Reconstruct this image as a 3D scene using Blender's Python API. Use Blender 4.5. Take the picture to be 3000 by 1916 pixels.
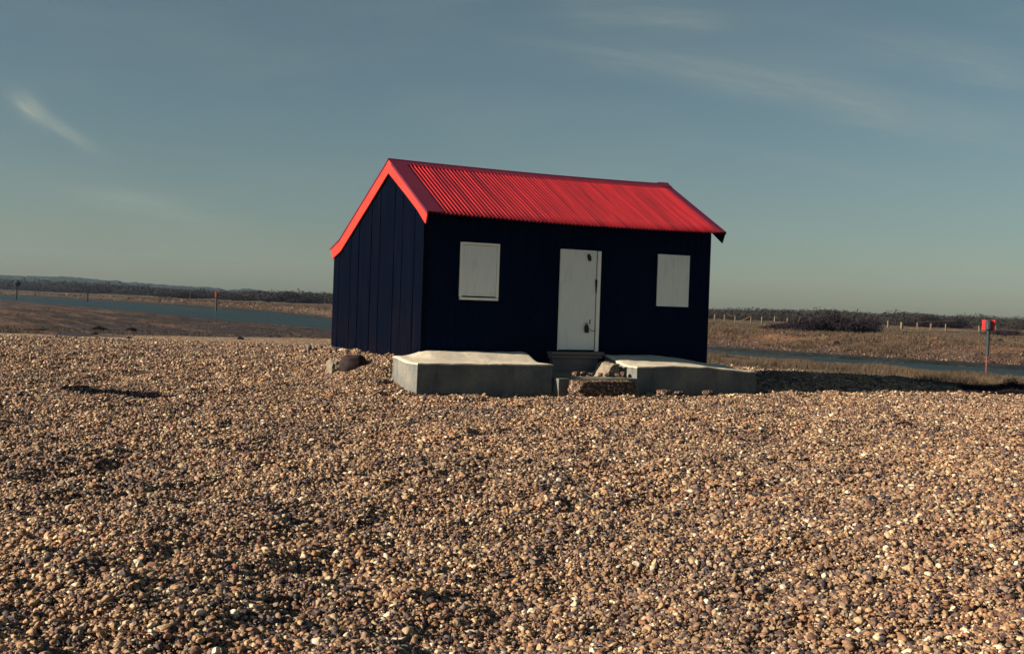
import bpy, math, random
import numpy as np
from mathutils import Vector, Matrix

S = bpy.context.scene
for o in list(bpy.data.objects):
    bpy.data.objects.remove(o)

# ------------------------------------------------------------------ camera
F_PX = 3247.07
CAM_H = 1.554
PITCH, ROLL = -0.020276, 0.033138
cd = bpy.data.cameras.new('camera')
cam = bpy.data.objects.new('camera', cd)
S.collection.objects.link(cam)
cd.sensor_width = 36.0
cd.lens = F_PX / 3000.0 * 36.0
cd.clip_start = 0.1
cd.clip_end = 12000.0
fw = Vector((0, math.cos(PITCH), math.sin(PITCH)))
rt0 = Vector((1, 0, 0)); up0 = rt0.cross(fw)
rt = rt0 * math.cos(ROLL) + up0 * math.sin(ROLL)
up = rt.cross(fw)
M = Matrix((rt, up, -fw)).transposed().to_4x4()
M.translation = Vector((0, 0, CAM_H))
cam.matrix_world = M
S.camera = cam

# ------------------------------------------------------------------ light
HUT_ANG = 0.44690
HUT = Vector((-1.6167, 19.8956, 0.5238))
UA = Vector((math.cos(HUT_ANG), math.sin(HUT_ANG), 0))
VA = Vector((-math.sin(HUT_ANG), math.cos(HUT_ANG), 0))
SUN_EL = math.radians(21.5)
SUN_OFF = math.radians(7.0)
sd = (-UA * math.cos(SUN_OFF) + VA * math.sin(SUN_OFF)) * math.cos(SUN_EL) + Vector((0, 0, math.sin(SUN_EL)))
sd.normalize()
sl = bpy.data.lights.new('sun', 'SUN')
sl.energy = 5.0
sl.angle = math.radians(0.5)
sl.color = (1.0, 0.82, 0.61)
sun = bpy.data.objects.new('sun', sl)
S.collection.objects.link(sun)
sun.rotation_euler = sd.to_track_quat('Z', 'Y').to_euler()
sun.location = (-30, 0, 30)

SKY_STRENGTH = 0.055
w = bpy.data.worlds.new('World')
S.world = w
w.use_nodes = True
nt = w.node_tree
for n in list(nt.nodes):
    nt.nodes.remove(n)

class NB:
    """tiny node builder"""
    def __init__(s, nt): s.nt = nt
    def n(s, t, **kw):
        nd = s.nt.nodes.new(t)
        for k, v in kw.items(): setattr(nd, k, v)
        return nd
    def put(s, sock, v):
        if v is None: return
        if isinstance(v, bpy.types.NodeSocket): s.nt.links.new(v, sock)
        else:
            if hasattr(sock.default_value, '__len__'):
                v = tuple(v)
                if len(sock.default_value) == 4 and len(v) == 3: v = v + (1.0,)
            sock.default_value = v
    def math(s, op, a, b=None, c=None, clamp=False):
        nd = s.n('ShaderNodeMath', operation=op); nd.use_clamp = clamp
        s.put(nd.inputs[0], a)
        if b is not None: s.put(nd.inputs[1], b)
        if c is not None: s.put(nd.inputs[2], c)
        return nd.outputs[0]
    def mix(s, f, a, b, blend='MIX'):
        nd = s.n('ShaderNodeMix', data_type='RGBA', blend_type=blend)
        s.put(nd.inputs[0], f); s.put(nd.inputs[6], a); s.put(nd.inputs[7], b)
        return nd.outputs[2]
    def noise(s, vec, scale, detail=4, rough=0.55, dist=0.0):
        nd = s.n('ShaderNodeTexNoise')
        if vec is not None: s.put(nd.inputs['Vector'], vec)
        nd.inputs['Scale'].default_value = scale; nd.inputs['Detail'].default_value = detail
        nd.inputs['Roughness'].default_value = rough; nd.inputs['Distortion'].default_value = dist
        return nd
    def mapping(s, vec, sc=(1, 1, 1), loc=(0, 0, 0), rot=(0, 0, 0)):
        nd = s.n('ShaderNodeMapping')
        s.put(nd.inputs[0], vec); nd.inputs['Location'].default_value = loc
        nd.inputs['Rotation'].default_value = rot; nd.inputs['Scale'].default_value = sc
        return nd.outputs[0]
    def ramp(s, f, stops, interp='LINEAR'):
        nd = s.n('ShaderNodeValToRGB'); cr = nd.color_ramp; cr.interpolation = interp
        while len(cr.elements) < len(stops): cr.elements.new(0.5)
        for e, (p, c) in zip(cr.elements, stops):
            e.position = p
            if not hasattr(c, '__len__'): c = (c, c, c)
            e.color = (c[0], c[1], c[2], 1)
        s.put(nd.inputs[0], f)
        return nd.outputs[0]
    def maprange(s, v, a, b, c=0.0, d=1.0, smooth=False):
        nd = s.n('ShaderNodeMapRange'); nd.clamp = True
        if smooth: nd.interpolation_type = 'SMOOTHSTEP'
        s.put(nd.inputs[0], v)
        for i, x in enumerate((a, b, c, d)): s.put(nd.inputs[i + 1], x)
        return nd.outputs[0]

b = NB(nt)
sky = b.n('ShaderNodeTexSky', sky_type='NISHITA')
sky.sun_disc = False
sky.sun_elevation = SUN_EL
sky.sun_rotation = math.atan2(sd.x, sd.y)
sky.air_density = 1.0
sky.dust_density = 0.6
sky.ozone_density = 1.0
geo = b.n('ShaderNodeTexCoord').outputs['Generated']
sep = b.n('ShaderNodeSeparateXYZ'); b.put(sep.inputs[0], geo)
dx, dy, dz = sep.outputs
tinted = b.mix(1.0, sky.outputs[0], (0.435, 0.49, 0.46), 'MULTIPLY')
# thin cirrus, laid out by direction of the sky dome
ys = b.math('MAXIMUM', dy, 0.05)
gx = b.math('DIVIDE', dx, ys); gz = b.math('DIVIDE', dz, ys)
comb = b.n('ShaderNodeCombineXYZ'); b.put(comb.inputs[0], gx); b.put(comb.inputs[1], gz)
g = comb.outputs[0]
def streak(cx, cz, ang, ln, wd, amp, sc=(6, 40, 1)):
    m = b.mapping(g, loc=(-cx, -cz, 0))
    m = b.mapping(m, rot=(0, 0, -ang))
    sp = b.n('ShaderNodeSeparateXYZ'); b.put(sp.inputs[0], m)
    nz = b.noise(b.mapping(m, sc=sc), 1.0, 5, 0.6, 0.6).outputs[0]
    wob = b.math('MULTIPLY', b.math('SUBTRACT', nz, 0.5), wd * 2.5)
    a = b.math('DIVIDE', sp.outputs[0], ln)
    c = b.math('DIVIDE', b.math('ADD', sp.outputs[1], wob), wd)
    r = b.math('ADD', b.math('MULTIPLY', a, a), b.math('MULTIPLY', c, c))
    e = b.math('POWER', 2.718, b.math('MULTIPLY', r, -1.0))
    fib = b.noise(b.mapping(m, sc=(16, 210, 1)), 1.0, 6, 0.65, 0.8).outputs[0]
    body = b.math('MULTIPLY', b.maprange(nz, 0.25, 0.7, 0.2, 1.0), b.maprange(fib, 0.32, 0.66, 0.45, 1.15))
    return b.math('MULTIPLY', b.math('MULTIPLY', e, amp), body)
tot = None
for a in [(-0.440, 0.163, -0.62, 0.018, 0.0085, 1.0), (-0.408, 0.143, -0.52, 0.034, 0.0048, 0.8),
          (-0.345, 0.084, -0.08, 0.055, 0.0055, 0.42), (-0.31, 0.070, -0.10, 0.07, 0.004, 0.30),
          (0.13, 0.262, 0.03, 0.10, 0.009, 0.34), (0.16, 0.215, -0.14, 0.17, 0.012, 0.30),
          (0.30, 0.195, -0.20, 0.14, 0.018, 0.34), (0.40, 0.235, -0.16, 0.10, 0.016, 0.34),
          (0.30, 0.13, -0.15, 0.10, 0.006, 0.14), (0.02, 0.285, 0.03, 0.25, 0.012, 0.16)]:
    v = streak(*a)
    tot = v if tot is None else b.math('ADD', tot, v)
veil = b.noise(b.mapping(g, sc=(2.2, 9.0, 1), rot=(0, 0, 0.12)), 1.3, 5, 0.55, 0.4).outputs[0]
veil = b.math('MULTIPLY', b.maprange(veil, 0.45, 0.8), 0.16)
tot = b.math('ADD', tot, veil, clamp=True)
tinted = b.mix(1.0, tinted, b.ramp(dz, [(0.0, (.87, .88, 1.04)), (.10, (.98, .97, 1.02)), (.28, (1.14, 1.10, 1.02))]), 'MULTIPLY')
skyc = b.mix(tot, tinted, (3.0, 3.35, 2.85))
bg = b.n('ShaderNodeBackground'); b.put(bg.inputs[0], skyc); bg.inputs[1].default_value = SKY_STRENGTH
wo = b.n('ShaderNodeOutputWorld'); nt.links.new(bg.outputs[0], wo.inputs[0])

S.view_settings.view_transform = 'Standard'
S.view_settings.look = 'None'
S.view_settings.exposure = 1.12
S.view_settings.gamma = 1.0
S.view_settings.use_curve_mapping = False
S.render.engine = 'CYCLES'
S.render.resolution_x = 1024
S.render.resolution_y = 653

# ------------------------------------------------------------------ helpers
rng = np.random.default_rng(7)
random.seed(11)

def hashf(i, j, seed):
    v = np.sin(i * 127.1 + j * 311.7 + seed * 74.7) * 43758.5453
    return v - np.floor(v)
def vnoise(x, y, seed=0):
    x = np.asarray(x, float); y = np.asarray(y, float)
    i = np.floor(x); j = np.floor(y); fx = x - i; fy = y - j
    fx = fx * fx * (3 - 2 * fx); fy = fy * fy * (3 - 2 * fy)
    a = hashf(i, j, seed); c = hashf(i + 1, j, seed); d = hashf(i, j + 1, seed); e = hashf(i + 1, j + 1, seed)
    return (a * (1 - fx) + c * fx) * (1 - fy) + (d * (1 - fx) + e * fx) * fy
def fbm(x, y, seed=0, oc=4):
    t = 0; am = 0.5; 
    for k in range(oc):
        t = t + am * vnoise(x * 2 ** k + 13.7 * k, y * 2 ** k + 5.1 * k, seed + k); am *= 0.5
    return t
def sstep(v, a, b_):
    t = np.clip((v - a) / (b_ - a), 0, 1); return t * t * (3 - 2 * t)

def hut_uv(x, y):
    px = x - HUT.x; py = y - HUT.y
    return px * UA.x + py * UA.y, px * VA.x + py * VA.y

TN = np.array([-.90, -.60, -.453, -.37, -.302, -.246, -.163, 0, .18, .294, .38, .452, .62, .9])
YN = np.array([620, 300, 200, 146, 119, 98, 80, 66, 54.5, 48.6, 46, 44.5, 42, 40])
TF = np.array([-.90, -.60, -.453, -.302, -.163, 0, .18, .309, .452, .62, .9])
YF = np.array([900, 470, 338, 209, 125, 88, 67, 59, 53.5, 50, 46])
TG = np.array([-.9, -.45, -.25, -.163, 0, .17, .22, .30, .36, .42, .62, .9])
YG = np.array([38, 37, 40, 42, 38, 32, 30.8, 29.2, 26.8, 22.5, 20, 19])
def theta(x, y): return x / np.maximum(y, 12.0)
def shore(x, y):
    t = theta(x, y)
    wob = (vnoise(x * .12, y * .12, 3) - .5) * .04 + (vnoise(x * .45, y * .45, 4) - .5) * .015
    yn = np.interp(t, TN, YN) * (1 + wob); yf = np.interp(t, TF, YF) * (1 + wob * .25)
    yg = np.interp(t, TG, YG)
    return t, yn, yf, yg
def GZ(x, y):
    x = np.asarray(x, float); y = np.asarray(y, float)
    t, yn, yf, yg = shore(x, y)
    z = np.zeros_like(x + y)
    # gravel undulation
    near = 1 - sstep(y, 26, 42)
    z = z + near * ((fbm(x * 1.7, y * 1.7, 1, 3) - .44) * .15 + (vnoise(x * 5.5, y * 5.5, 2) - .5) * .055 + (fbm(x * .45, y * .45, 9, 2) - .37) * .16)
    z = z + near * .045 * np.exp(-((y - 6.0) / 2.5) ** 2) * (vnoise(x * 1.1 + 4, y * 1.6, 21) - .5) * 2
    z = z - np.exp(-((y - 6.2) / 1.9) ** 2) * .17 * sstep(x, -2.9, .2) * (1 - .8 * sstep(x, .4, 3))
    # mound against the hut's gable and rear
    u, v = hut_uv(x, y)
    du = np.maximum(0, -u - .05) + np.maximum(0, u - 6.2); dv = np.maximum(0, .9 - v) + np.maximum(0, v - 6.0)
    dd = np.sqrt(du ** 2 + (dv * 1.1) ** 2)
    side = 1 - .75 * sstep(u, 2.5, 5.5)
    z = z + .44 * np.exp(-(dd / .95) ** 2) * side
    z = z - .05 * np.exp(-(np.maximum(0, np.abs(u - 3) - 3.4) / .4) ** 2 - ((v + 1.5) / .35) ** 2)
    # hollow left of the hut
    a = (x + 5.9) * .96 + (y - 16.5) * -.28; c = (x + 5.9) * .28 + (y - 16.5) * .96
    z = z - .04 * np.exp(-(a / .95) ** 4 - (c / .25) ** 2)
    # fall to the water
    k = sstep(y, yg, yn); 
    fl = np.clip((y - yg) / np.maximum(yn - yg, 1), 0, 1)
    z = z - .8 * (0.55 * fl + 0.45 * fl ** 3)
    z = z + (k > 0) * (k < 1) * ((fbm(x * .5, y * .5, 30, 4) - .47) * .26 + (vnoise(x * 2.3, y * 2.3, 31) - .5) * .06) * np.sin(np.pi * fl)
    # river bed
    mid = (y > yn) & (y < yf)
    bed = -.8 - .6 * np.sin(np.pi * np.clip((y - yn) / np.maximum(yf - yn, .1), 0, 1))
    z = np.where(mid, bed, z)
    # far bank
    q = y - yf
    zb = -.8 + .22 * sstep(q, 0, 1.2) + .80 * sstep(q, 1.0, 10) + (fbm(x * .35, y * .35, 40, 4) - .47) * .35 * sstep(q, 0.5, 5)
    zb = zb - .12 * sstep(q, 12, 30) + (vnoise(x * 1.3, y * 1.3, 43) - .5) * .12 * sstep(q, 1, 4) * (1 - sstep(q, 60, 90))
    rise = sstep(t, -.05, .14) * sstep(y, 165, 240) * 1.1 * (0.6 + .8 * vnoise(x * .02, y * .02, 50))
    zb = zb + rise
    z = np.where(y >= yf, zb, z)
    return z
def gz(x, y): return float(GZ(np.array([x]), np.array([y]))[0])

def mesh_np(name, V, F, smooth=False):
    me = bpy.data.meshes.new(name)
    V = np.asarray(V, np.float32)
    if isinstance(F, np.ndarray):
        n, k = F.shape
        me.vertices.add(len(V)); me.vertices.foreach_set('co', V.ravel())
        me.loops.add(n * k); me.polygons.add(n)
        me.loops.foreach_set('vertex_index', F.astype(np.int32).ravel())
        me.polygons.foreach_set('loop_start', np.arange(0, n * k, k, dtype=np.int32))
        me.polygons.foreach_set('loop_total', np.full(n, k, np.int32))
        me.update(calc_edges=True)
    else:
        me.from_pydata([tuple(map(float, v)) for v in V], [], F)
    if smooth: me.polygons.foreach_set('use_smooth', np.ones(len(me.polygons), bool))
    me.update()
    return me
def link(name, me, mat=None, parent=None, **props):
    o = bpy.data.objects.new(name, me)
    S.collection.objects.link(o)
    if mat is not None and me is not None and len(me.materials) == 0: me.materials.append(mat)
    if parent is not None: o.parent = parent
    for k, v in props.items(): o[k] = v
    return o
def empty(name, loc, rz=0, **props):
    o = bpy.data.objects.new(name, None); S.collection.objects.link(o)
    o.location = loc; o.rotation_euler = (0, 0, rz); o.empty_display_size = .2
    for k, v in props.items(): o[k] = v
    return o

class MB:
    def __init__(s): s.v = []; s.f = []
    def add(s, V, F):
        k = len(s.v); s.v += [tuple(map(float, q)) for q in V]; s.f += [tuple(i + k for i in f) for f in F]
    def box(s, x0, x1, y0, y1, z0, z1, jit=0):
        V = [(x, y, z) for x in (x0, x1) for y in (y0, y1) for z in (z0, z1)]
        if jit: V = [tuple(c + random.uniform(-jit, jit) for c in q) for q in V]
        s.add(V, [(0, 1, 3, 2), (4, 6, 7, 5), (0, 4, 5, 1), (2, 3, 7, 6), (0, 2, 6, 4), (1, 5, 7, 3)])
    def prism(s, poly, a0, a1, axis='x'):
        n = len(poly)
        def mk(a, p):
            return (a, p[0], p[1]) if axis == 'x' else ((p[0], a, p[1]) if axis == 'y' else (p[0], p[1], a))
        V = [mk(a0, p) for p in poly] + [mk(a1, p) for p in poly]
        F = [tuple(range(n)), tuple(range(2 * n - 1, n - 1, -1))] + [(i, i + n, (i + 1) % n + n, (i + 1) % n) for i in range(n)]
        s.add(V, F)
    def tube(s, pts, rad, seg=8, cap=True):
        pts = [Vector(p) for p in pts]
        if not hasattr(rad, '__len__'): rad = [rad] * len(pts)
        rings = []
        for i, p in enumerate(pts):
            d = (pts[min(i + 1, len(pts) - 1)] - pts[max(i - 1, 0)]).normalized()
            a = d.orthogonal().normalized() if abs(d.z) < .99 else Vector((1, 0, 0))
            c = d.cross(a)
            rings.append([p + (a * math.cos(2 * math.pi * k / seg) + c * math.sin(2 * math.pi * k / seg)) * rad[i] for k in range(seg)])
        V = [q for r in rings for q in r]; F = []
        for i in range(len(pts) - 1):
            for k in range(seg):
                F.append((i * seg + k, i * seg + (k + 1) % seg, (i + 1) * seg + (k + 1) % seg, (i + 1) * seg + k))
        if cap:
            F.append(tuple(range(seg - 1, -1, -1))); F.append(tuple((len(pts) - 1) * seg + k for k in range(seg)))
        s.add(V, F)
    def build(s, name, mat, parent=None, bevel=0, smooth=False, fix=True, rough=0, **props):
        me = bpy.data.meshes.new(name); me.from_pydata(s.v, [], s.f); 
        if fix:
            import bmesh
            bm = bmesh.new(); bm.from_mesh(me); bmesh.ops.recalc_face_normals(bm, faces=bm.faces)
            if rough:
                bmesh.ops.triangulate(bm, faces=bm.faces)
                for it in range(4):
                    es = [e for e in bm.edges if e.calc_length() > .05]
                    if es: bmesh.ops.subdivide_edges(bm, edges=es, cuts=1)
                    bmesh.ops.triangulate(bm, faces=bm.faces)
                bm.normal_update()
                for v_ in bm.verts:
                    c_ = v_.co; d_ = fbm(np.array([c_.x * 6 + c_.z * 4]), np.array([c_.y * 6 - c_.z * 5]), 33, 4)[0] - .55
                    v_.co = c_ + v_.normal * d_ * rough * 2
            bm.to_mesh(me); bm.free()
        if smooth: me.polygons.foreach_set('use_smooth', np.ones(len(me.polygons), bool))
        me.update()
        o = link(name, me, mat, parent, **props)
        if bevel:
            m = o.modifiers.new('bevel', 'BEVEL'); m.width = bevel; m.segments = 2; m.limit_method = 'ANGLE'
        return o

# ------------------------------------------------------------------ materials
def mat(name, fn):
    m = bpy.data.materials.new(name); m.use_nodes = True
    nt = m.node_tree; nt.nodes.clear(); B = NB(nt)
    out = B.n('ShaderNodeOutputMaterial'); p = B.n('ShaderNodeBsdfPrincipled')
    nt.links.new(p.outputs[0], out.inputs[0])
    fn(B, p); return m
def bump(B, p, h, st=0.5, dist=0.01):
    bn = B.n('ShaderNodeBump'); bn.inputs['Strength'].default_value = st; bn.inputs['Distance'].default_value = dist
    B.put(bn.inputs['Height'], h); B.put(p.inputs['Normal'], bn.outputs[0])
def setp(B, p, col=None, rough=None, spec=None, metal=None):
    if col is not None: B.put(p.inputs['Base Color'], col)
    if rough is not None: B.put(p.inputs['Roughness'], rough)
    if spec is not None: B.put(p.inputs['Specular IOR Level'], spec)
    if metal is not None: B.put(p.inputs['Metallic'], metal)
def ocoord(B): return B.n('ShaderNodeTexCoord').outputs['Object']

def m_tar(B, p, brown=0.6, c1=(.0007, .0020, .0070), c2=(.0034, .0052, .0120), rel=1.0):
    c = ocoord(B)
    gr = B.noise(B.mapping(c, sc=(7, 7, 0.28)), 4, 6, 0.7).outputs[0]
    big = B.noise(c, 1.1, 3).outputs[0]
    sp = B.n('ShaderNodeSeparateXYZ'); B.put(sp.inputs[0], c)
    low = B.maprange(sp.outputs[2], 1.3, 0.0)
    col = B.mix(B.maprange(gr, .35, .7), c1, c2)
    worn = B.math('MULTIPLY', B.math('MULTIPLY', low, B.maprange(big, .4, .62)), B.maprange(gr, .42, .62))
    col = B.mix(B.math('MULTIPLY', worn, brown), col, (.0125, .0070, .0078))
    chips = B.noise(B.mapping(c, sc=(1, 1, .35)), 17, 2, .5).outputs[0]
    col = B.mix(B.maprange(chips, .76, .79), col, (.05, .05, .05))
    setp(B, p, col, .9, .0); bump(B, p, gr, rel, .012)
M_TAR = mat('tarred_boards', m_tar)
M_TARF = mat('tarred_shaded_front', lambda B, p: m_tar(B, p, .15, (.0014, .0048, .0190), (.0034, .0078, .0250), .9))  # bluer copy of the tar: navy of the shaded front put into the colour
def paint(c1, c2, rough=.5, spec=.3, sc=2.0, bmp=.2, stretch=(1, 1, 1)):
    def f(B, p):
        c = ocoord(B)
        n1 = B.noise(B.mapping(c, sc=stretch), sc, 5, .6).outputs[0]
        n2 = B.noise(c, sc * 9, 4, .6).outputs[0]
        f_ = B.math('ADD', B.math('MULTIPLY', n1, .7), B.math('MULTIPLY', n2, .3))
        setp(B, p, B.mix(B.maprange(f_, .35, .65), c1, c2), rough, spec); bump(B, p, n2, bmp, .003)
    return f
M_BARGE = mat('red_painted_board', paint((.50, .040, .030), (.40, .028, .022), .5, .2, 2.5))
M_FLASH = mat('maroon_flashing', paint((.085, .010, .036), (.115, .013, .032), .5, .2, 1.6))
def m_roof(B, p):
    c = ocoord(B)
    n1 = B.noise(B.mapping(c, sc=(6.0, .25, .25)), 1.3, 3, .7).outputs[0]
    n2 = B.noise(c, 7, 5, .65).outputs[0]
    col = B.mix(B.maprange(n1, .36, .64), (.15, .007, .016), (.36, .014, .022))
    col = B.mix(B.maprange(n2, .60, .78, 0, .45), col, (.12, .02, .04))
    setp(B, p, col, .5, .25); bump(B, p, n2, .1, .003)
M_ROOF = mat('red_corrugated_iron', m_roof)
def m_white(B, p):
    c = ocoord(B)
    gr = B.noise(B.mapping(c, sc=(22, 22, 1.2)), 3, 5, .7).outputs[0]
    st = B.noise(B.mapping(c, sc=(5, 5, 1.6)), 2, 4, .6).outputs[0]
    col = B.mix(B.maprange(gr, .3, .7), (.66, .72, .70), (.78, .83, .80))
    col = B.mix(B.maprange(st, .55, .8, 0, .35), col, (.42, .44, .40))
    setp(B, p, col, .65, .2); bump(B, p, gr, .3, .003)
M_WHITE = mat('weathered_white_boards', m_white)
M_WHITE2 = mat('white_frame_paint', paint((.76, .79, .74), (.82, .85, .79), .55, .25, 6))
M_IRON = mat('rusty_black_iron', paint((.012, .014, .022), (.03, .022, .02), .7, .3, 14, .6))
M_SILL = mat('grey_tarred_timber', paint((.10, .095, .11), (.17, .15, .155), .8, .15, 3, .6, (1, 8, 8)))
def m_conc(c1, c2, dark, speck=True):
    def f(B, p):
        c = ocoord(B)
        n1 = B.noise(c, 1.7, 6, .65).outputs[0]; n2 = B.noise(c, 26, 5, .7).outputs[0]; n3 = B.noise(B.mapping(c, sc=(3, 3, .5)), 1.6, 4, .6).outputs[0]
        col = B.mix(B.maprange(n1, .35, .65), c1, c2)
        col = B.mix(B.maprange(n3, .52, .75, 0, .5), col, dark)
        vo = B.n('ShaderNodeTexVoronoi'); vo.inputs['Scale'].default_value = 55; B.put(vo.inputs['Vector'], c)
        col = B.mix(B.maprange(vo.outputs['Distance'], .12, .3, .55, 0), col, dark)
        setp(B, p, B.mix(B.maprange(n2, .3, .7, .75, 0), col, B.mix(.5, col, dark)), .9, .15)
        bump(B, p, B.math('ADD', n2, B.math('MULTIPLY', vo.outputs['Distance'], .5)), .7, .008)
    return f
M_CONC = mat('weathered_concrete', m_conc((.095, .110, .120), (.215, .215, .190), (.045, .058, .075)))
M_OLDC = mat('old_brown_concrete', m_conc((.17, .15, .12), (.26, .23, .18), (.08, .075, .07)))
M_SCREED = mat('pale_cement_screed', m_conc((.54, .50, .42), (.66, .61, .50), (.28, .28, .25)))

PEB = [(0.0, (.020, .024, .044)), (.13, (.055, .046, .058)), (.26, (.135, .078, .058)), (.40, (.24, .145, .086)),
       (.54, (.37, .255, .145)), (.64, (.12, .115, .120)), (.75, (.47, .350, .205)), (.88, (.24, .105, .066)), (.95, (.58, .48, .33)), (1.0, (.76, .70, .56))]
def m_pebble(B, p):
    oi = B.n('ShaderNodeObjectInfo').outputs['Random']
    col = B.ramp(oi, PEB)
    c = B.n('ShaderNodeTexCoord').outputs['Object']
    n = B.noise(c, 1.6, 4, .6).outputs[0]
    col = B.mix(B.maprange(n, .3, .75, 0, .55), col, (.09, .055, .045))
    # slow drift of tone over the beach (patches of darker, browner or greyer shingle)
    gp = B.n('ShaderNodeNewGeometry').outputs['Position']
    d = B.noise(B.mapping(gp, sc=(1, 1, 0)), .55, 4, .6).outputs[0]
    col = B.mix(1.0, col, B.ramp(d, [(.3, (.68, .68, .74)), (.5, (1.0, .98, .96)), (.72, (1.24, 1.12, 1.0))]), 'MULTIPLY')
    setp(B, p, col, .62, .28)
M_PEB = mat('flint_pebbles', m_pebble)

def m_ground(B, p):
    at = B.n('ShaderNodeAttribute', attribute_name='tint'); tint = at.outputs['Color']
    ag = B.n('ShaderNodeAttribute', attribute_name='stony'); stony = ag.outputs['Fac']
    pos = B.n('ShaderNodeNewGeometry').outputs['Position']
    sp = B.n('ShaderNodeSeparateXYZ'); B.put(sp.inputs[0], pos)
    v1 = B.n('ShaderNodeTexVoronoi'); v1.inputs['Scale'].default_value = 26; B.put(v1.inputs['Vector'], pos)
    s1 = B.n('ShaderNodeSeparateColor'); B.put(s1.inputs[0], v1.outputs['Color'])
    v2 = B.n('ShaderNodeTexVoronoi'); v2.inputs['Scale'].default_value = 9; B.put(v2.inputs['Vector'], pos)
    s2 = B.n('ShaderNodeSeparateColor'); B.put(s2.inputs[0], v2.outputs['Color'])
    peb = B.mix(1.0, B.ramp(s1.outputs[0], PEB), B.ramp(s2.outputs[1], [(0, .45), (.5, .95), (1, 1.6)]), 'MULTIPLY')
    grain = B.noise(pos, 3.2, 6, .75).outputs[0]
    grain2 = B.noise(B.mapping(pos, sc=(.25, .6, 1)), 1.0, 5, .7).outputs[0]
    gs = B.math('MULTIPLY', B.maprange(grain, .34, .66, .25, 1.9), B.maprange(grain2, .3, .7, .6, 1.45))
    cmb = B.n('ShaderNodeCombineColor'); [B.put(cmb.inputs[i], gs) for i in range(3)]
    soil = B.mix(1.0, tint, cmb.outputs[0], 'MULTIPLY')
    pebt = B.mix(1.0, peb, B.mix(1.0, tint, (8, 8, 8), 'MULTIPLY'), 'MULTIPLY')
    col = B.mix(stony, soil, pebt)
    setp(B, p, col, .85, .15)
    bump(B, p, B.math('ADD', B.math('MULTIPLY', v1.outputs['Distance'], -1.2), B.math('MULTIPLY', grain, .8)), .8, .03)
M_GROUND = mat('shingle_and_saltmarsh', m_ground)
def m_water(B, p):
    pos = B.n('ShaderNodeNewGeometry').outputs['Position']
    n1 = B.noise(B.mapping(pos, sc=(.7, 1.6, 1)), 2.0, 5, .7).outputs[0]
    n2 = B.noise(B.mapping(pos, sc=(.05, .16, 1)), 1.0, 4, .6).outputs[0]
    setp(B, p, B.mix(B.maprange(n2, .35, .65), (.016, .033, .044), (.024, .044, .055)), .5, .12)
    bump(B, p, n1, 1.0, .25)
M_WATER = mat('river_water', m_water)
def leafm(c1, c2, c3):
    def f(B, p):
        pos = B.n('ShaderNodeNewGeometry').outputs['Position']
        n = B.noise(pos, .9, 4, .7).outputs[0]; n2 = B.noise(pos, 9, 3, .7).outputs[0]
        col = B.ramp(B.math('ADD', B.math('MULTIPLY', n, .6), B.math('MULTIPLY', n2, .4)), [(.36, c1), (.5, c2), (.66, c3)])
        setp(B, p, col, .85, .08)
    return f
M_SCRUB = mat('winter_scrub', leafm((.010, .013, .019), (.026, .026, .029), (.060, .046, .038)))
M_BUSH = mat('bare_dark_bush', leafm((.010, .010, .018), (.020, .017, .026), (.042, .030, .034)))
M_TWIG = mat('dead_twigs', leafm((.03, .02, .02), (.09, .05, .035), (.16, .10, .06)))
M_GRASS = mat('dry_grass', leafm((.030, .028, .026), (.075, .058, .044), (.165, .120, .078)))
M_HILL = mat('wooded_hill_cover', leafm((.010, .017, .024), (.018, .027, .034), (.03, .038, .042)))

# ------------------------------------------------------------------ ground sheet
ts = np.linspace(-.72, .72, 620)
rows = [-6.0]
while rows[-1] < 3.5: rows.append(rows[-1] + .35)
while rows[-1] < 30: rows.append(rows[-1] + max(.045, rows[-1] * .006))
while rows[-1] < 7000: rows.append(rows[-1] * (1.004 if rows[-1] < 95 else 1.0065) if rows[-1] < 420 else rows[-1] * 1.05)
rows = np.array(rows)
T, Y = np.meshgrid(ts, rows)
X = T * (Y + 22)
Zg = GZ(X, Y)
t_, yn_, yf_, yg_ = shore(X, Y)
under = (Y < 24.5) & (Y > 3.2)
Zs = Zg - np.where(Y < 27, .014, 0)
nr, nc = X.shape
idx = np.arange(nr * nc).reshape(nr, nc)
Fq = np.stack([idx[:-1, :-1], idx[:-1, 1:], idx[1:, 1:], idx[1:, :-1]], -1).reshape(-1, 4)
me = mesh_np('ground', np.stack([X, Y, Zs], -1).reshape(-1, 3), Fq, smooth=True)
# zone tints
def C(*c): return np.array(c)
sh_c = C(.115, .115, .12)
edge = yg_ + (fbm(X * .35, Y * .35, 60, 4) - .47) * np.where(T < 0, 9, 3)
flat_k = sstep(Y, edge - .8, edge + 1.0)[..., None]
band = fbm(X * .06 + 3, (Y - yn_ * .6) * .30, 61, 4)[..., None]
patch = fbm(X * .3, Y * .3, 64, 4)[..., None]
b0 = .36 + .26 * sstep(T, -.34, -.18)[..., None]
flat = C(.030, .027, .034) * (1 - sstep(band, b0, b0 + .12)) + C(.088, .058, .050) * sstep(band, b0, b0 + .12)
flat = flat * (.55 + .9 * patch)
flat = flat * (1 - .6 * (sstep(Y, yn_ - 6, yn_ - 1))[..., None] * (T < .1)[..., None])
right = sstep(T, .03, .12)[..., None]
gflat = C(.075, .062, .048) * (.5 + 1.0 * patch)
flat = flat * (1 - right) + gflat * right
col = sh_c * (1 - flat_k) + flat * flat_k
stony = 1 - flat_k[..., 0] * .93
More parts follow.
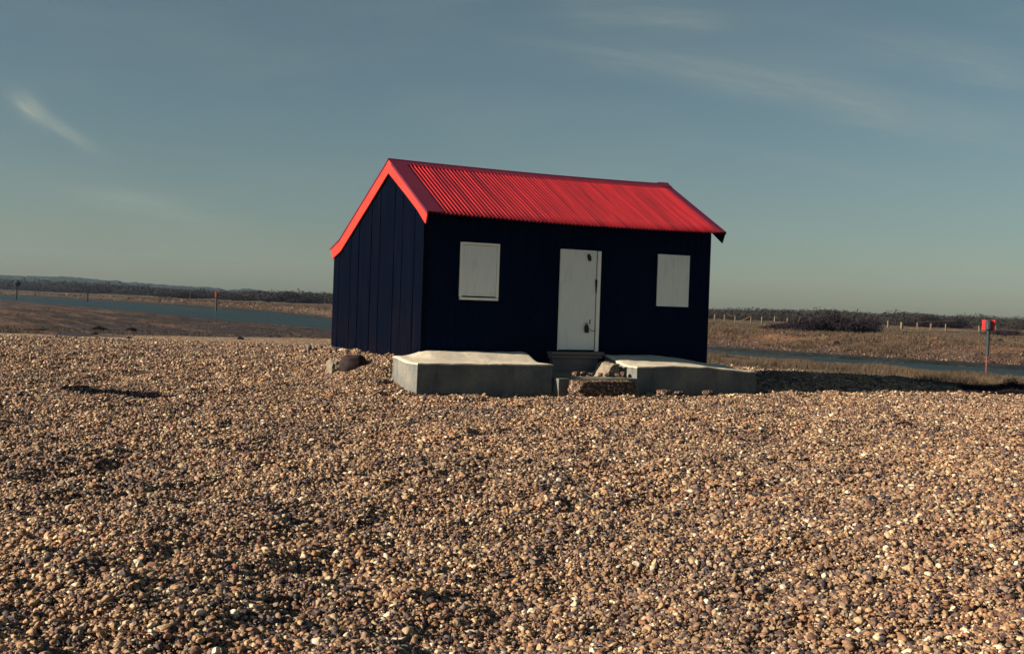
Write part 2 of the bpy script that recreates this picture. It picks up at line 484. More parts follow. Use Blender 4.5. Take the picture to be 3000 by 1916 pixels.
# bright shingle lip by the water on the right
lip = (sstep(Y, yn_ - 9, yn_ - 6) * (1 - sstep(Y, yn_ - 1.2, yn_ - .2)) * sstep(T, .09, .16) * sstep(patch[..., 0], .40, .50))
col = col * (1 - lip[..., None]) + C(.15, .125, .11) * lip[..., None]; stony = np.maximum(stony, lip * .9)
q = (Y - yf_)
wet = C(.012, .017, .020); bank = C(.050, .044, .046); crest = C(.098, .071, .057); back = C(.072, .064, .056); heath = C(.036, .034, .036)
bn = fbm(X * .25, Y * .25, 62, 4)[..., None]
sc = np.maximum(1, Y / 75); scw = np.clip((Y / 68) ** 1.5, 1, 4.5)
cf = wet * (1 - sstep(q / scw, .7, 1.4))[..., None] + bank * sstep(q / scw, .7, 1.4)[..., None]
kc = (sstep(q, 4 * sc, 7 * sc) * (1 - sstep(q, 10 * sc, 16 * sc)))[..., None] * sstep(bn, .36, .5)
cf = cf * (1 - kc) + crest * kc
kb = sstep(q, 12 * sc, 20 * sc)[..., None]
cf = cf * (1 - kb) + (back * (.35 + 1.3 * bn)) * kb
kh = (sstep(q, 75 * np.minimum(sc, 2), 120 * np.minimum(sc, 2)))[..., None]
cf = cf * (1 - kh) + heath * kh
lawn = (np.exp(-((Y - 148) / 10) ** 2) * sstep(T, .08, .16) * (1 - sstep(T, .32, .4)))[..., None] * sstep(bn, .36, .52)
cf = cf * (1 - lawn * .8) + C(.23, .165, .085) * lawn * .8
spk = (vnoise(X * 1.4, Y * .55, 63) > .80)[..., None] * sstep(q, 3, 6)[..., None] * (1 - kh)
cf = cf * (1 - .6 * spk)
far = (q > 0)[..., None]
col = np.where(far, cf, col); 
stony = np.where(q > 0, (.55 * sstep(q, 1.5, 3) * (1 - kb[..., 0] * .6)), stony)
ca = me.color_attributes.new('tint', 'FLOAT_COLOR', 'POINT')
ca.data.foreach_set('color', np.concatenate([np.clip(col, 0, 1), np.ones(col.shape[:2] + (1,))], -1).astype(np.float32).ravel())
sa_ = me.attributes.new('stony', 'FLOAT', 'POINT'); sa_.data.foreach_set('value', stony.astype(np.float32).ravel())
link('ground', me, M_GROUND, kind='structure')

# ------------------------------------------------------------------ water
wv = [(-1100, 30, -.8), (900, 30, -.8), (900, 900, -.8), (-1100, 900, -.8)]
def water():
    t = np.linspace(-.9, .9, 120)
    a = np.interp(t, TN, YN) * .96; c = np.interp(t, TF, YF) * 1.03
    k = np.linspace(0, 1, 6)
    Yw = a[None] * (1 - k[:, None]) + c[None] * k[:, None]; Xw = t[None] * Yw
    V = np.stack([Xw, Yw, np.full_like(Xw, -.8)], -1).reshape(-1, 3)
    ii = np.arange(720).reshape(6, 120)
    F = np.stack([ii[:-1, :-1], ii[:-1, 1:], ii[1:, 1:], ii[1:, :-1]], -1).reshape(-1, 4)
    return mesh_np('water', V, F)
link('water', water(), M_WATER, kind='structure')

# ------------------------------------------------------------------ pebbles (stuff)
def scatter(y0, y1, dens, med, sig, tmax=.62):
    # uniform over the wedge |x| < tmax*(y+1.5)
    area = tmax * ((y1 + 1.5) ** 2 - (y0 + 1.5) ** 2)
    n = int(area * dens)
    r = np.sqrt(rng.random(n) * ((y1 + 1.5) ** 2 - (y0 + 1.5) ** 2) + (y0 + 1.5) ** 2)
    y = r - 1.5; x = (rng.random(n) * 2 - 1) * tmax * r
    s = med * np.exp(rng.normal(0, sig, n)); s = np.clip(s, med * .35, med * 3.4)
    return x, y, s
P = [scatter(3.4, 8.5, 4700, .0068, .52), scatter(8.5, 14, 2900, .0086, .46, .56), scatter(14, 22, 1800, .0108, .40, .54), scatter(22, 36, 520, .017, .34, .52)]
x = np.concatenate([p[0] for p in P]); y = np.concatenate([p[1] for p in P]); s = np.concatenate([p[2] for p in P])
u, v = hut_uv(x, y)
keep = ~((u > -.5) & (u < 6.5) & (v > -1.2) & (v < 0.1)) & ~((u > .02) & (u < 6.2) & (v > 0) & (v < 5.6))
tt, ynp, yfp, ygp = shore(x, y)
edg = ygp + (fbm(x * .35, y * .35, 60, 4) - .47) * np.where(x < 0, 9, 3)
keep &= (y < edg + rng.normal(0, .8, len(x)))
x, y, s = x[keep], y[keep], s[keep]
nb_ = 42000
thb = rng.uniform(-.5, .6, nb_); yfb = np.interp(thb, TF, YF)
yb = yfb + (1.2 + 17 * rng.random(nb_) ** 1.3) * np.clip(yfb / 70, 1, 2.5); xb = thb * yb; sb = .022 * np.exp(rng.normal(0, .45, nb_)) * np.clip(yfb / 70, 1, 3)
z = GZ(x, y) + s * (.15 + .75 * rng.random(len(x)) ** 2)
def pebble_points(name, x, y, z, s):
    me = bpy.data.meshes.new(name); me.vertices.add(len(x))
    me.vertices.foreach_set('co', np.stack([x, y, z], -1).astype(np.float32).ravel())
    el = rng.uniform(.75, 1.5, len(x)); fl_ = rng.uniform(.45, .85, len(x))
    scl = np.stack([s * el, s * rng.uniform(.75, 1.1, len(x)), s * fl_], -1)
    rot = np.stack([rng.normal(0, .45, len(x)), rng.normal(0, .45, len(x)), rng.uniform(0, 6.283, len(x))], -1)
    for nm, arr in (('scl', scl), ('rot', rot)):
        a = me.attributes.new(nm, 'FLOAT_VECTOR', 'POINT'); a.data.foreach_set('vector', arr.astype(np.float32).ravel())
    a = me.attributes.new('pick', 'INT', 'POINT'); a.data.foreach_set('value', rng.integers(0, 7, len(x)).astype(np.int32))
    me.update()
    return me
me = pebble_points('pebbles', x, y, z, s)
peb = link('pebbles', me, M_PEB, kind='stuff', label='loose tan, brown and grey flint pebbles covering the beach', category='pebbles')
ng = bpy.data.node_groups.new('pebble_scatter', 'GeometryNodeTree')
ng.interface.new_socket('Geometry', in_out='INPUT', socket_type='NodeSocketGeometry')
ng.interface.new_socket('Geometry', in_out='OUTPUT', socket_type='NodeSocketGeometry')
G = ng.nodes; L = ng.links
gi = G.new('NodeGroupInput'); go = G.new('NodeGroupOutput')
g2i = G.new('GeometryNodeGeometryToInstance')
sources = []
for k in range(7):
    ico = G.new('GeometryNodeMeshIcoSphere'); ico.inputs['Radius'].default_value = 1.0; ico.inputs['Subdivisions'].default_value = 3
    pos = G.new('GeometryNodeInputPosition')
    nz = G.new('ShaderNodeTexNoise'); nz.inputs['Scale'].default_value = .75; nz.inputs['Detail'].default_value = 1.5
    va = G.new('ShaderNodeVectorMath'); va.operation = 'ADD'; va.inputs[1].default_value = (k * 5.3, k * 2.1, k * 9.7)
    L.new(pos.outputs[0], va.inputs[0]); L.new(va.outputs[0], nz.inputs['Vector'])
    sub = G.new('ShaderNodeVectorMath'); sub.operation = 'SUBTRACT'; sub.inputs[1].default_value = (.5, .5, .5)
    L.new(nz.outputs['Color'], sub.inputs[0])
    sc_ = G.new('ShaderNodeVectorMath'); sc_.operation = 'SCALE'; sc_.inputs['Scale'].default_value = 1.7
    L.new(sub.outputs[0], sc_.inputs[0])
    sp_ = G.new('GeometryNodeSetPosition'); L.new(ico.outputs['Mesh'], sp_.inputs['Geometry']); L.new(sc_.outputs[0], sp_.inputs['Offset'])
    sm = G.new('GeometryNodeSetShadeSmooth'); L.new(sp_.outputs[0], sm.inputs['Geometry'])
    mt = G.new('GeometryNodeSetMaterial'); mt.inputs['Material'].default_value = M_PEB; L.new(sm.outputs[0], mt.inputs['Geometry'])
    sources.append(mt.outputs[0])
for s_ in reversed(sources): L.new(s_, g2i.inputs[0])
def named(nm, dt):
    n_ = G.new('GeometryNodeInputNamedAttribute'); n_.data_type = dt; n_.inputs['Name'].default_value = nm
    return n_.outputs[0]
iop = G.new('GeometryNodeInstanceOnPoints')
L.new(gi.outputs[0], iop.inputs['Points']); L.new(g2i.outputs[0], iop.inputs['Instance'])
iop.inputs['Pick Instance'].default_value = True
L.new(named('pick', 'INT'), iop.inputs['Instance Index'])
L.new(named('rot', 'FLOAT_VECTOR'), iop.inputs['Rotation']); L.new(named('scl', 'FLOAT_VECTOR'), iop.inputs['Scale'])
L.new(iop.outputs[0], go.inputs[0])
md = peb.modifiers.new('scatter', 'NODES'); md.node_group = ng
def m_bankstone(B, p):
    oi = B.n('ShaderNodeObjectInfo').outputs['Random']
    setp(B, p, B.mix(1.0, B.ramp(oi, PEB), (.36, .33, .36), 'MULTIPLY'), .8, .1)
M_BST = mat('muddy_bank_stones', m_bankstone)
bs = link('bank_stones', pebble_points('bank_stones', xb, yb, GZ(xb, yb) + sb * .3, sb), M_BST, kind='stuff', label='muddy stones strewn over the far river bank', category='stones')
ng2 = ng.copy()
for n_ in ng2.nodes:
    if n_.bl_idname == 'GeometryNodeSetMaterial': n_.inputs['Material'].default_value = M_BST
md = bs.modifiers.new('scatter', 'NODES'); md.node_group = ng2

# ------------------------------------------------------------------ the hut
W = 6.22
def roofw(v):            # underside line of the roof over the gable
    return np.interp(v, [-.25, 1.93, 5.08, 5.72], [2.60, 3.74, 2.30, 2.12])
hut = empty('hut', HUT, HUT_ANG, label='black tarred boarded hut with a red corrugated roof standing on the shingle', category='hut')
# core + front wall
mb = MB()
mb.prism([(.035, -.10), (.035, 2.68), (1.93, 3.66), (5.08, 2.22), (5.60, 2.07), (5.66, -.12)], .03, W - .02, 'x')
mb.build('wall', M_TARF, hut)
mb = MB(); uu = 0.0
while uu < W - .01:
    wd = min(random.uniform(.13, .19), W - uu)
    o_ = random.uniform(0, .006)
    mb.box(uu + .002, uu + wd - .002, .0 - o_, .034, -.03 + random.uniform(-.03, .02), 2.655)
    uu += wd
mb.build('front_wall', M_TARF, hut)
mb = MB(); vv = -.005
widths = [.10, .18, .22, .17, .24, .26, .19, .30, .22, .28, .34, .24, .30, .20, .28, .34, .22, .30, .26, .3, .25, .3, .3]
k = 0
while vv < 5.60:
    wd = min(widths[k % len(widths)] + random.uniform(-.02, .02), 5.66 - vv)
    gap = .034 if k in (12, 14, 15) else (.012 if k in (4, 7, 10) else .003)
    lap = (.0, .010, .003, .014, .006)[k % 5]
    bot = -.07 + random.uniform(-.05, .04)
    v0, v1 = vv + gap / 2, vv + wd - gap / 2
    lean = -.018 * (vv / 5.6)         # boards lean in slightly towards the rear eave
    t0, t1 = v0 + lean * 2.5, v1 + lean * 2.5
    pts = [(v0, bot), (v1, bot + random.uniform(-.02, .02)), (t1, float(roofw(t1)) - .03)]
    if t0 < 1.93 < t1: pts.append((1.93, 3.70))
    pts.append((t0, float(roofw(t0)) - .03))
    mb.prism(pts, -.005 - lap, .032, 'x')
    vv += wd; k += 1
mb.build('gable_wall', M_TAR, hut, bevel=.003)
mb = MB()
mb.box(-.026, .07, -.026, -.0075, .02, 2.60); mb.box(-.0275, -.0065, -.0245, .085, -.02, 2.60)
mb.build('corner_board', M_TAR, hut)

# corrugated roof: front slope, rear slope with its flatter foot
PIT = .0815
U0, U1 = -.03, 6.36
def sag(t): return 4 * t * (1 - t)
def corr_sheet(name, prof, ua, ub, lift=.014):
    nu = int((ub - ua) / PIT * 12); us = np.linspace(ua, ub, nu + 1)
    t = (us - U0) / (U1 - U0)
    V = []
    nv = len(prof)
    for j in range(nv):
        v_, w_, e = prof[j]
        z_ = w_ + lift + .003 + .0165 * (2 * (.5 + .5 * np.cos(2 * math.pi * us / PIT)) ** 1.5 - 1) - (.032 * (1 - e) + .050 * e) * sag(t)
        vj = v_ - (.07 * sag(t) + .006 * np.sin(us * 7.3) * 0 + .010 * vnoise(us / .61, 0 * us, 77)) * e * (1 if v_ < 1.9 else -1)
        V.append(np.stack([us, vj, z_], -1))
    V = np.concatenate(V); ii = np.arange(nv * (nu + 1)).reshape(nv, nu + 1)
    F = np.stack([ii[:-1, :-1], ii[:-1, 1:], ii[1:, 1:], ii[1:, :-1]], -1).reshape(-1, 4)
    o = link(name, mesh_np(name, V, F, smooth=True), M_ROOF, hut)
    m = o.modifiers.new('thickness', 'SOLIDIFY'); m.thickness = .003; m.offset = -1
    return o
def lerp_prof(a, c, n, e0, e1):
    return [(a[0] + (c[0] - a[0]) * k / n, a[1] + (c[1] - a[1]) * k / n, e0 + (e1 - e0) * k / n) for k in range(n + 1)]
corr_sheet('roof', lerp_prof((-.25, 2.60), (1.92, 3.745), 8, 1, 0), U0 + .02, U1 - .02)
corr_sheet('roof', lerp_prof((1.94, 3.745), (5.08, 2.30), 8, 0, .5) + lerp_prof((5.08, 2.30), (5.80, 2.09), 3, .5, 1)[1:], U0 + .02, U1 - .02)
# ridge cap
mb = MB()
n = 40
def strip(mb, fa, n):   # fa(i)-> list of section points; builds an open bent strip with thickness
    secs = [fa(i / n) for i in range(n + 1)]
    k = len(secs[0]); V = [p for s_ in secs for p in s_]
    F = [(i * k + j, (i + 1) * k + j, (i + 1) * k + j + 1, i * k + j + 1) for i in range(n) for j in range(k - 1)]
    mb.add(V, F)
def capsec(t, extra=0.0, u0=U0 - .035, u1=U1 + .03):
    u_ = u0 + (u1 - u0) * t; ts_ = (u_ - U0) / (U1 - U0); s_ = .032 * sag(ts_)
    z0 = 3.745 + .034 - s_ + extra
    return [(u_, 1.93 - .20, z0 - .20 * .527), (u_, 1.93 - .05, z0 - .022), (u_, 1.93 - .018, z0 + .010), (u_, 1.93 + .018, z0 + .010), (u_, 1.93 + .05, z0 - .022), (u_, 1.93 + .2, z0 - .2 * .46)]
strip(mb, lambda t: capsec(t), n)
strip(mb, lambda t: capsec(t, .020, U1 - .22, U1 + .035), 4)
o = mb.build('ridge_cap', M_FLASH, hut, fix=False); m = o.modifiers.new('t', 'SOLIDIFY'); m.thickness = .003
# verge flashings
def verge(ua, ub, drop):
    mb = MB()
    pf = [(-.255, 2.60), (1.76, 3.66)]
    def sec(t):
        v_ = pf[0][0] + (pf[1][0] - pf[0][0]) * t; w_ = pf[0][1] + (pf[1][1] - pf[0][1]) * t + .028
        if drop < 0: return [(ua, v_, w_ - .05), (ua, v_, w_ + .004), (ua + .06, v_, w_ + .002), (ub - .02, v_, w_ + .001), (ub, v_, w_ - .012)]
        return [(ua, v_, w_ - .012), (ua + .02, v_, w_ + .001), (ub - .03, v_, w_ + .002), (ub, v_, w_ + .004), (ub, v_, w_ - .05)]
    strip(mb, sec, 8)
    o = mb.build('verge_flashing', M_FLASH, hut, fix=False); m = o.modifiers.new('t', 'SOLIDIFY'); m.thickness = .003
verge(U0 - .038, U0 + .30, -1)
verge(U1 - .13, U1 + .038, 1)
def verge_back(ua, ub):
    mb = MB()
    prof = [(2.10, 3.67), (5.08, 2.305), (5.78, 2.11)]
    def sec(t):
        v_ = 2.10 + 3.68 * t; w_ = float(np.interp(v_, [p[0] for p in prof], [p[1] for p in prof])) + .03
        return [(ua, v_, w_ - .03), (ua, v_, w_), (ub, v_, w_), (ub, v_, w_ - .03)]
    strip(mb, sec, 15)
    o = mb.build('verge_flashing', M_FLASH, hut, fix=False); m = o.modifiers.new('t', 'SOLIDIFY'); m.thickness = .003
verge_back(U0 - .038, U0 + .26); verge_back(U1 - .2, U1 + .038)
# bargeboards
for (a0, a1) in ((-.062, -.034), (U1 + .002, U1 + .030)):
    off = 0.0 if a0 < 0 else 0.0
    mb = MB(); mb.prism([(1.925, 3.755), (.9, 3.215), (-.255, 2.615), (-.165, 2.41), (.27, 2.68), (.9, 3.00), (1.925, 3.50)], a0, a1, 'x')
    mb.build('bargeboard', M_BARGE if a0 < 0 else M_TAR, hut, bevel=.004)
    mb = MB(); mb.prism([(1.935, 3.755), (3.5, 3.03), (5.08, 2.30), (5.74, 2.125), (5.58, 1.92), (4.98, 2.07), (3.2, 2.90), (1.935, 3.50)], a0 + .003, a1 + .003, 'x')
    mb.build('bargeboard', M_BARGE if a0 < 0 else M_TAR, hut, bevel=.004)

# windows (boarded) and door
def board_panel(mb, u0, u1, w0, w1, n, y0, y1):
    wd = (u1 - u0) / n
    for k in range(n):
        mb.box(u0 + wd * k + .0015, u0 + wd * (k + 1) - .0015, y0 - random.uniform(0, .002), y1, w0, w1)
sh = None
mb = MB(); board_panel(mb, .745, 1.425, 1.16, 2.085, 1, -.026, -.008)
sh = mb.build('window_shutter', M_WHITE, hut)
mb = MB()
mb.box(.690, .742, -.040, -.0085, 1.14, 2.135); mb.box(1.428, 1.476, -.040, -.0085, 1.14, 2.135)
mb.box(.7425, 1.4275, -.044, -.0085, 2.092, 2.137)
mb.build('frame', M_WHITE2, sh, bevel=.002)
mb = MB(); mb.box(.70, 1.468, -.052, -.0085, 1.088, 1.134); mb.build('sill', M_WHITE2, sh, bevel=.003)
mb = MB(); board_panel(mb, 4.945, 5.70, 1.095, 2.125, 2, -.026, -.008)
mb.build('window_shutter', M_WHITE, hut, bevel=.001)
mb = MB(); board_panel(mb, 2.765, 3.545, .205, 2.115, 1, -.028, -.008)
door = mb.build('door', M_WHITE, hut)
mb = MB(); mb.box(3.565, 3.637, -.046, -.0085, .175, 2.11); mb.box(2.752, 2.762, -.036, -.0085, .19, 2.11)
mb.build('door_frame', M_WHITE2, hut, bevel=.003)
mb = MB(); mb.prism([(3.33, 2.035), (3.37, 2.05), (3.41, 1.99), (3.41, 1.91), (3.36, 1.915), (3.335, 1.97)], -.062, -.029, 'y')
mb.build('latch', M_IRON, door, bevel=.004)
mb = MB(); mb.prism([(3.52, 1.56), (3.565, 1.56), (3.558, 1.44), (3.54, 1.30), (3.53, 1.44)], -.052, -.029, 'y')
mb.build('handle', M_IRON, door, bevel=.002)
mb = MB()
mb.prism([(3.315, .64), (3.35, .70), (3.39, .67), (3.40, .53), (3.325, .54)], -.075, -.032, 'y')
mb.tube([(3.34, -.05, .68), (3.345, -.05, .72), (3.375, -.05, .725), (3.38, -.05, .67)], .007, 6)
mb.build('padlock', M_IRON, door, bevel=.003)
mb = MB()
pts = [(3.39 + .21 * k / 8, -.036, .64 - .05 * math.sin(math.pi * k / 8) - .04 * k / 8) for k in range(9)]
mb.tube(pts, .0055, 5)
mb.build('chain', M_IRON, door)
mb = MB(); mb.box(3.43, 3.448, -.036, -.029, .70, .79); mb.build('staple', M_IRON, door)
mb = MB()
mb.box(2.545, 3.685, -.205, -.0095, .115, .168, .003); mb.box(2.56, 3.665, -.165, -.0095, .045, .110, .003)
mb.build('doorstep', M_SILL, hut, bevel=.006)
mb = MB(); mb.box(2.60, 3.60, -.12, -.0095, -.22, .040, .004); mb.build('doorstep_riser', M_SILL, hut, bevel=.004)

# ------------------------------------------------------------------ concrete slabs
def slab(name, ua, ub, vf, label, topf, chip=None, back=.02):
    """body with a soft sloping screed on top; origin at its front-left foot"""
    base = HUT + UA * ua + VA * vf + Vector((0, 0, -HUT.z - .0))
    root = empty(name, (base.x, base.y, 0), HUT_ANG, label=label, category='slab', group='concrete slabs along the front of the hut')
    z0 = HUT.z
    nu, nv = 150, 34
    us = np.linspace(0, ub - ua, nu); vs = np.linspace(0, back - vf, nv)
    Uu, Vv = np.meshgrid(us, vs)
    Z = z0 + topf(Uu + ua, Vv + vf) + (fbm((Uu + ua) * 3, Vv * 3, 70, 4) - .47) * .035
    e = np.minimum(np.minimum(Uu, (ub - ua) - Uu), Vv); Z = Z - (.010 + .03 * np.clip(fbm((Uu + ua) * 9, Vv * 9, 71, 3) - .5, 0, 1)) * np.exp(-(e / .03) ** 2)
    Uw = Uu + (vnoise(Vv * 9, Z * 0 + 3, 5) - .5) * .016 * ((Uu < .01) * 1.0 + (Uu > ub - ua - .01)); Vw = Vv + (vnoise(Uu * 7, Vv * 0, 6) - .5) * .014 * (Vv < .01)
    topV = np.stack([Uw, Vw, Z], -1).reshape(-1, 3); ii = np.arange(nu * nv).reshape(nv, nu)
    F = [tuple(r) for r in np.stack([ii[:-1, :-1], ii[:-1, 1:], ii[1:, 1:], ii[1:, :-1]], -1).reshape(-1, 4)]
    TH = .022
    # screed: top + skirt
    ring = list(ii[0, :]) + list(ii[1:, -1]) + list(ii[-1, ::-1][1:]) + list(ii[::-1, 0][1:-1])
    V = list(map(tuple, topV)); k0 = len(V)
    for r in ring: V.append((topV[r][0], topV[r][1], topV[r][2] - TH))
    m_ = len(ring)
    F2 = F + [(ring[i], k0 + i, k0 + (i + 1) % m_, ring[(i + 1) % m_]) for i in range(m_)]
    me = bpy.data.meshes.new('screed'); me.from_pydata(V, [], F2); me.update()
    me.polygons.foreach_set('use_smooth', np.array([i < len(F) for i in range(len(F2))]))
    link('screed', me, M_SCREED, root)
    # body: ring levels going down with rough faces
    V = []; lev = 9
    for l in range(lev):
        for r in ring:
            px, py, pz = topV[r]; zz = (pz - TH - .001) * (1 - l / (lev - 1)) + (-.25) * (l / (lev - 1))
            nx = -.008 + .040 * (float(vnoise(np.array([px * 4 + py * 4]), np.array([zz * 5]), 8)[0]) - .3) * (0.3 + l / lev)
            cx = (ub - ua) / 2; 
            ox = -nx if px < .01 else (nx if px > ub - ua - .01 else 0); oy = -nx if py < .03 else 0
            V.append((px + ox, py + oy, zz))
    F3 = [(l * m_ + i, (l + 1) * m_ + i, (l + 1) * m_ + (i + 1) % m_, l * m_ + (i + 1) % m_) for l in range(lev - 1) for i in range(m_)]
    me = bpy.data.meshes.new('slab_body'); me.from_pydata(V, [], F3); me.update()
    link('slab_body', me, M_CONC, root)
    return root
def top_left(u, v):
    f = sstep(v, -.75, .0)
    return .0 + f * .15 - .035 * sstep(u, 1.1, 2.0) * (1 - f) * 0 - .10 * sstep(-u, -.12, .35) * f
def top_right(u, v):
    f = sstep(v, -.95, .0)
    return -.035 - .055 * sstep(u, 5.2, 6.5) + .02 * np.sin(u * 1.7) * (1 - f) + f * (.15 - .10 * sstep(u, 4.8, 6.3))
slab('concrete_slab', -.53, 2.04, -1.25, 'long concrete slab in front of the framed shutter, left of the door', top_left)
slab('concrete_slab', 3.78, 6.52, -1.25, 'concrete slab with sagging top at the hut corner away from the gable, right of the door', top_right)

def rough_block(name, label, cat, loc, size, m_, rz=HUT_ANG, seed=0, rough=.06, sub=4, sq=.7, pebbled=0, tilt=(0, 0), flat_top=None):
    import bmesh
    bm = bmesh.new(); bmesh.ops.create_cube(bm, size=2.0)
    bmesh.ops.subdivide_edges(bm, edges=bm.edges[:], cuts=2 ** sub - 1, use_grid_fill=True)
    for v_ in bm.verts:
        p = v_.co.copy(); n_ = p.normalized() * 1.0
        p = p * sq + n_ * 1.15 * (1 - sq)
        q = np.array([p.x, p.y, p.z]) * 2.3 + seed * 7
        d = fbm(np.array([q[0] + q[2] * .7]), np.array([q[1] + q[2] * .7]), seed, 4)[0] - .47
        p = p * (1 + d * rough * 4)
        if pebbled:
            h = vnoise(np.array([q[0] * pebbled + q[2] * 3]), np.array([q[1] * pebbled - q[2] * 2.3]), seed + 5)[0] - .5
            p = p * (1 + h * .07)
        v_.co = Vector((p.x * size[0] / 2, p.y * size[1] / 2, p.z * size[2] / 2 + size[2] * .35))
    me = bpy.data.meshes.new(name); bm.to_mesh(me); bm.free()
    me.polygons.foreach_set('use_smooth', np.ones(len(me.polygons), bool))
    o = link(name, me, m_, None, label=label, category=cat)
    o.location = loc; o.rotation_euler = (tilt[0], tilt[1], rz)
    return o
def hp(u_, v_, z_=0): q = HUT + UA * u_ + VA * v_; return Vector((q.x, q.y, z_))
# step between the slabs
mb = MB(); mb.box(0, 1.66, 0, .62, -.2, .275, .004)
o = mb.build('concrete_step', M_CONC, None, rough=.012, label='low concrete step between the two slabs below the door', category='step'); o.location = hp(2.06, -1.43); o.rotation_euler = (0, 0, HUT_ANG)
# cement ramp under the doorstep
mb = MB()
n = 16; prof = [(0, .10), (.2, .22), (.45, .30), (.75, .34), (.80, .34), (.80, -.1), (0, -.1)]
mb.prism(prof, 0, 1.70, 'x')
o = mb.build('cement_ramp', M_OLDC, None, rough=.045, label='crumbled cement ramp sloping down from under the grey door step', category='ramp'); o.location = hp(2.06, -.82); o.rotation_euler = (0, 0, HUT_ANG)
def m_aggr(B, p):
    c = ocoord(B)
    v1 = B.n('ShaderNodeTexVoronoi'); v1.inputs['Scale'].default_value = 26; B.put(v1.inputs['Vector'], c)
    s1 = B.n('ShaderNodeSeparateColor'); B.put(s1.inputs[0], v1.outputs['Color'])
    col = B.mix(B.maprange(v1.outputs['Distance'], .35, .6), B.mix(1, B.ramp(s1.outputs[0], PEB), (.8, .75, .75), 'MULTIPLY'), (.06, .045, .04))
    setp(B, p, col, .8, .2); bump(B, p, B.math('MULTIPLY', v1.outputs['Distance'], -1), 1.0, .03)
M_AGGR = mat('pebbly_old_concrete', m_aggr)
def m_aggrd(B, p):
    m_aggr(B, p)
M_DARKR = mat('dark_pebbly_rock', leafm((.012, .010, .012), (.03, .022, .024), (.10, .07, .055)))
rough_block('concrete_lump', 'rounded lump of pebbly concrete lying in front of the low step', 'concrete lump', hp(2.74, -1.78, .02), (1.20, .42, .30), M_AGGR, seed=3, rough=.05, sq=.72, pebbled=5)
mb = MB(); mb.prism([(.12, .24), (.18, .34), (.22, .44), (.27, .50), (.34, .53), (.44, .525), (.465, .40), (.44, .20), (.1, .20)], .05, .60, 'y')
o = mb.build('concrete_remnant', M_OLDC, None, rough=.06, label='broken wedge of concrete standing in the gap between door step and right slab', category='concrete'); o.location = hp(3.20, -.92); o.rotation_euler = (0, 0, HUT_ANG)
rough_block('concrete_remnant', 'pale ragged concrete remnant beside the dark dome-shaped rock', 'concrete', hp(-.98, 2.02, .10), (.24, .34, .30), M_OLDC, seed=8, rough=.24, sub=4, sq=.8)
rough_block('rock', 'dark dome-shaped pebbly rock beside the gable wall', 'rock', hp(-.78, 1.50, .15), (.46, .50, .40), M_DARKR, seed=9, rough=.06, sub=3, sq=.2, pebbled=6)
rough_block('rock', 'small grey-brown rock in the shingle next to the lit end of the slab', 'rock', hp(-.78, -.10, .02), (.30, .26, .18), M_AGGR, seed=12, rough=.08, sub=3, sq=.3, pebbled=6)
for i, (u_, v_, sx, lb) in enumerate([(-.12, 3.75, .16, 'small pale stone under the gable boards, nearest the wide gap'), (-.12, 4.3, .24, 'flat pale stone under the rear gable boards'),
                                      (-.13, 2.45, .14, 'small pale stone under the middle gable boards')]):
    rough_block('stone', lb, 'stone', hp(u_, v_, .42), (sx, .12, .07), M_SCREED, seed=20 + i, rough=.08, sub=2, sq=.3)
rr = random.Random(5)
RB = ['fist-sized stone at the left end of the step rubble', 'flat stone second in the row of step rubble', 'brown stone third in the row of step rubble', 'stone in the middle of the step rubble',
      'pale stone right of the middle of the step rubble', 'stone leaning against the broken wedge', 'stone wedged in the dark gap beside the right slab']
for i, lb in enumerate(RB):
    rough_block('stone', lb, 'stone', hp(2.62 + i * .17, -1.03 + rr.uniform(-.07, .05), .30), (rr.uniform(.08, .15), rr.uniform(.08, .13), rr.uniform(.05, .09)), M_AGGR, rz=rr.uniform(0, 3), seed=50 + i, rough=.1, sub=2, sq=.3)
for i, (u_, v_, s_, lb) in enumerate([(4.15, -1.62, .20, 'lichen-grey stone lying in front of the sagging slab, nearer the step'), (5.10, -1.66, .17, 'grey stone in front of the middle of the sagging slab'), (4.5, -1.58, .13, 'small grey stone tight against the sagging slab')]):
    rough_block('stone', lb, 'stone', hp(u_, v_, .0), (s_ * 1.4, s_, s_ * .55), M_AGGR, seed=30 + i, rough=.1, sub=2, sq=.3)
rough_block('stone', 'bright white stone on the shingle in front of the lit slab end', 'stone', (-1.90, 18.15, gz(-1.9, 18.15) + .01), (.055, .05, .05), mat('white_flint', paint((.75, .72, .62), (.85, .82, .72), .6)), seed=41, rough=.05, sub=2, sq=.2)
rough_block('post_stump', 'small weathered post stump by the rear corner of the gable', 'stump', hp(-.55, 5.5, .22), (.10, .10, .34), M_SILL, seed=44, rough=.05, sub=2, sq=.8)

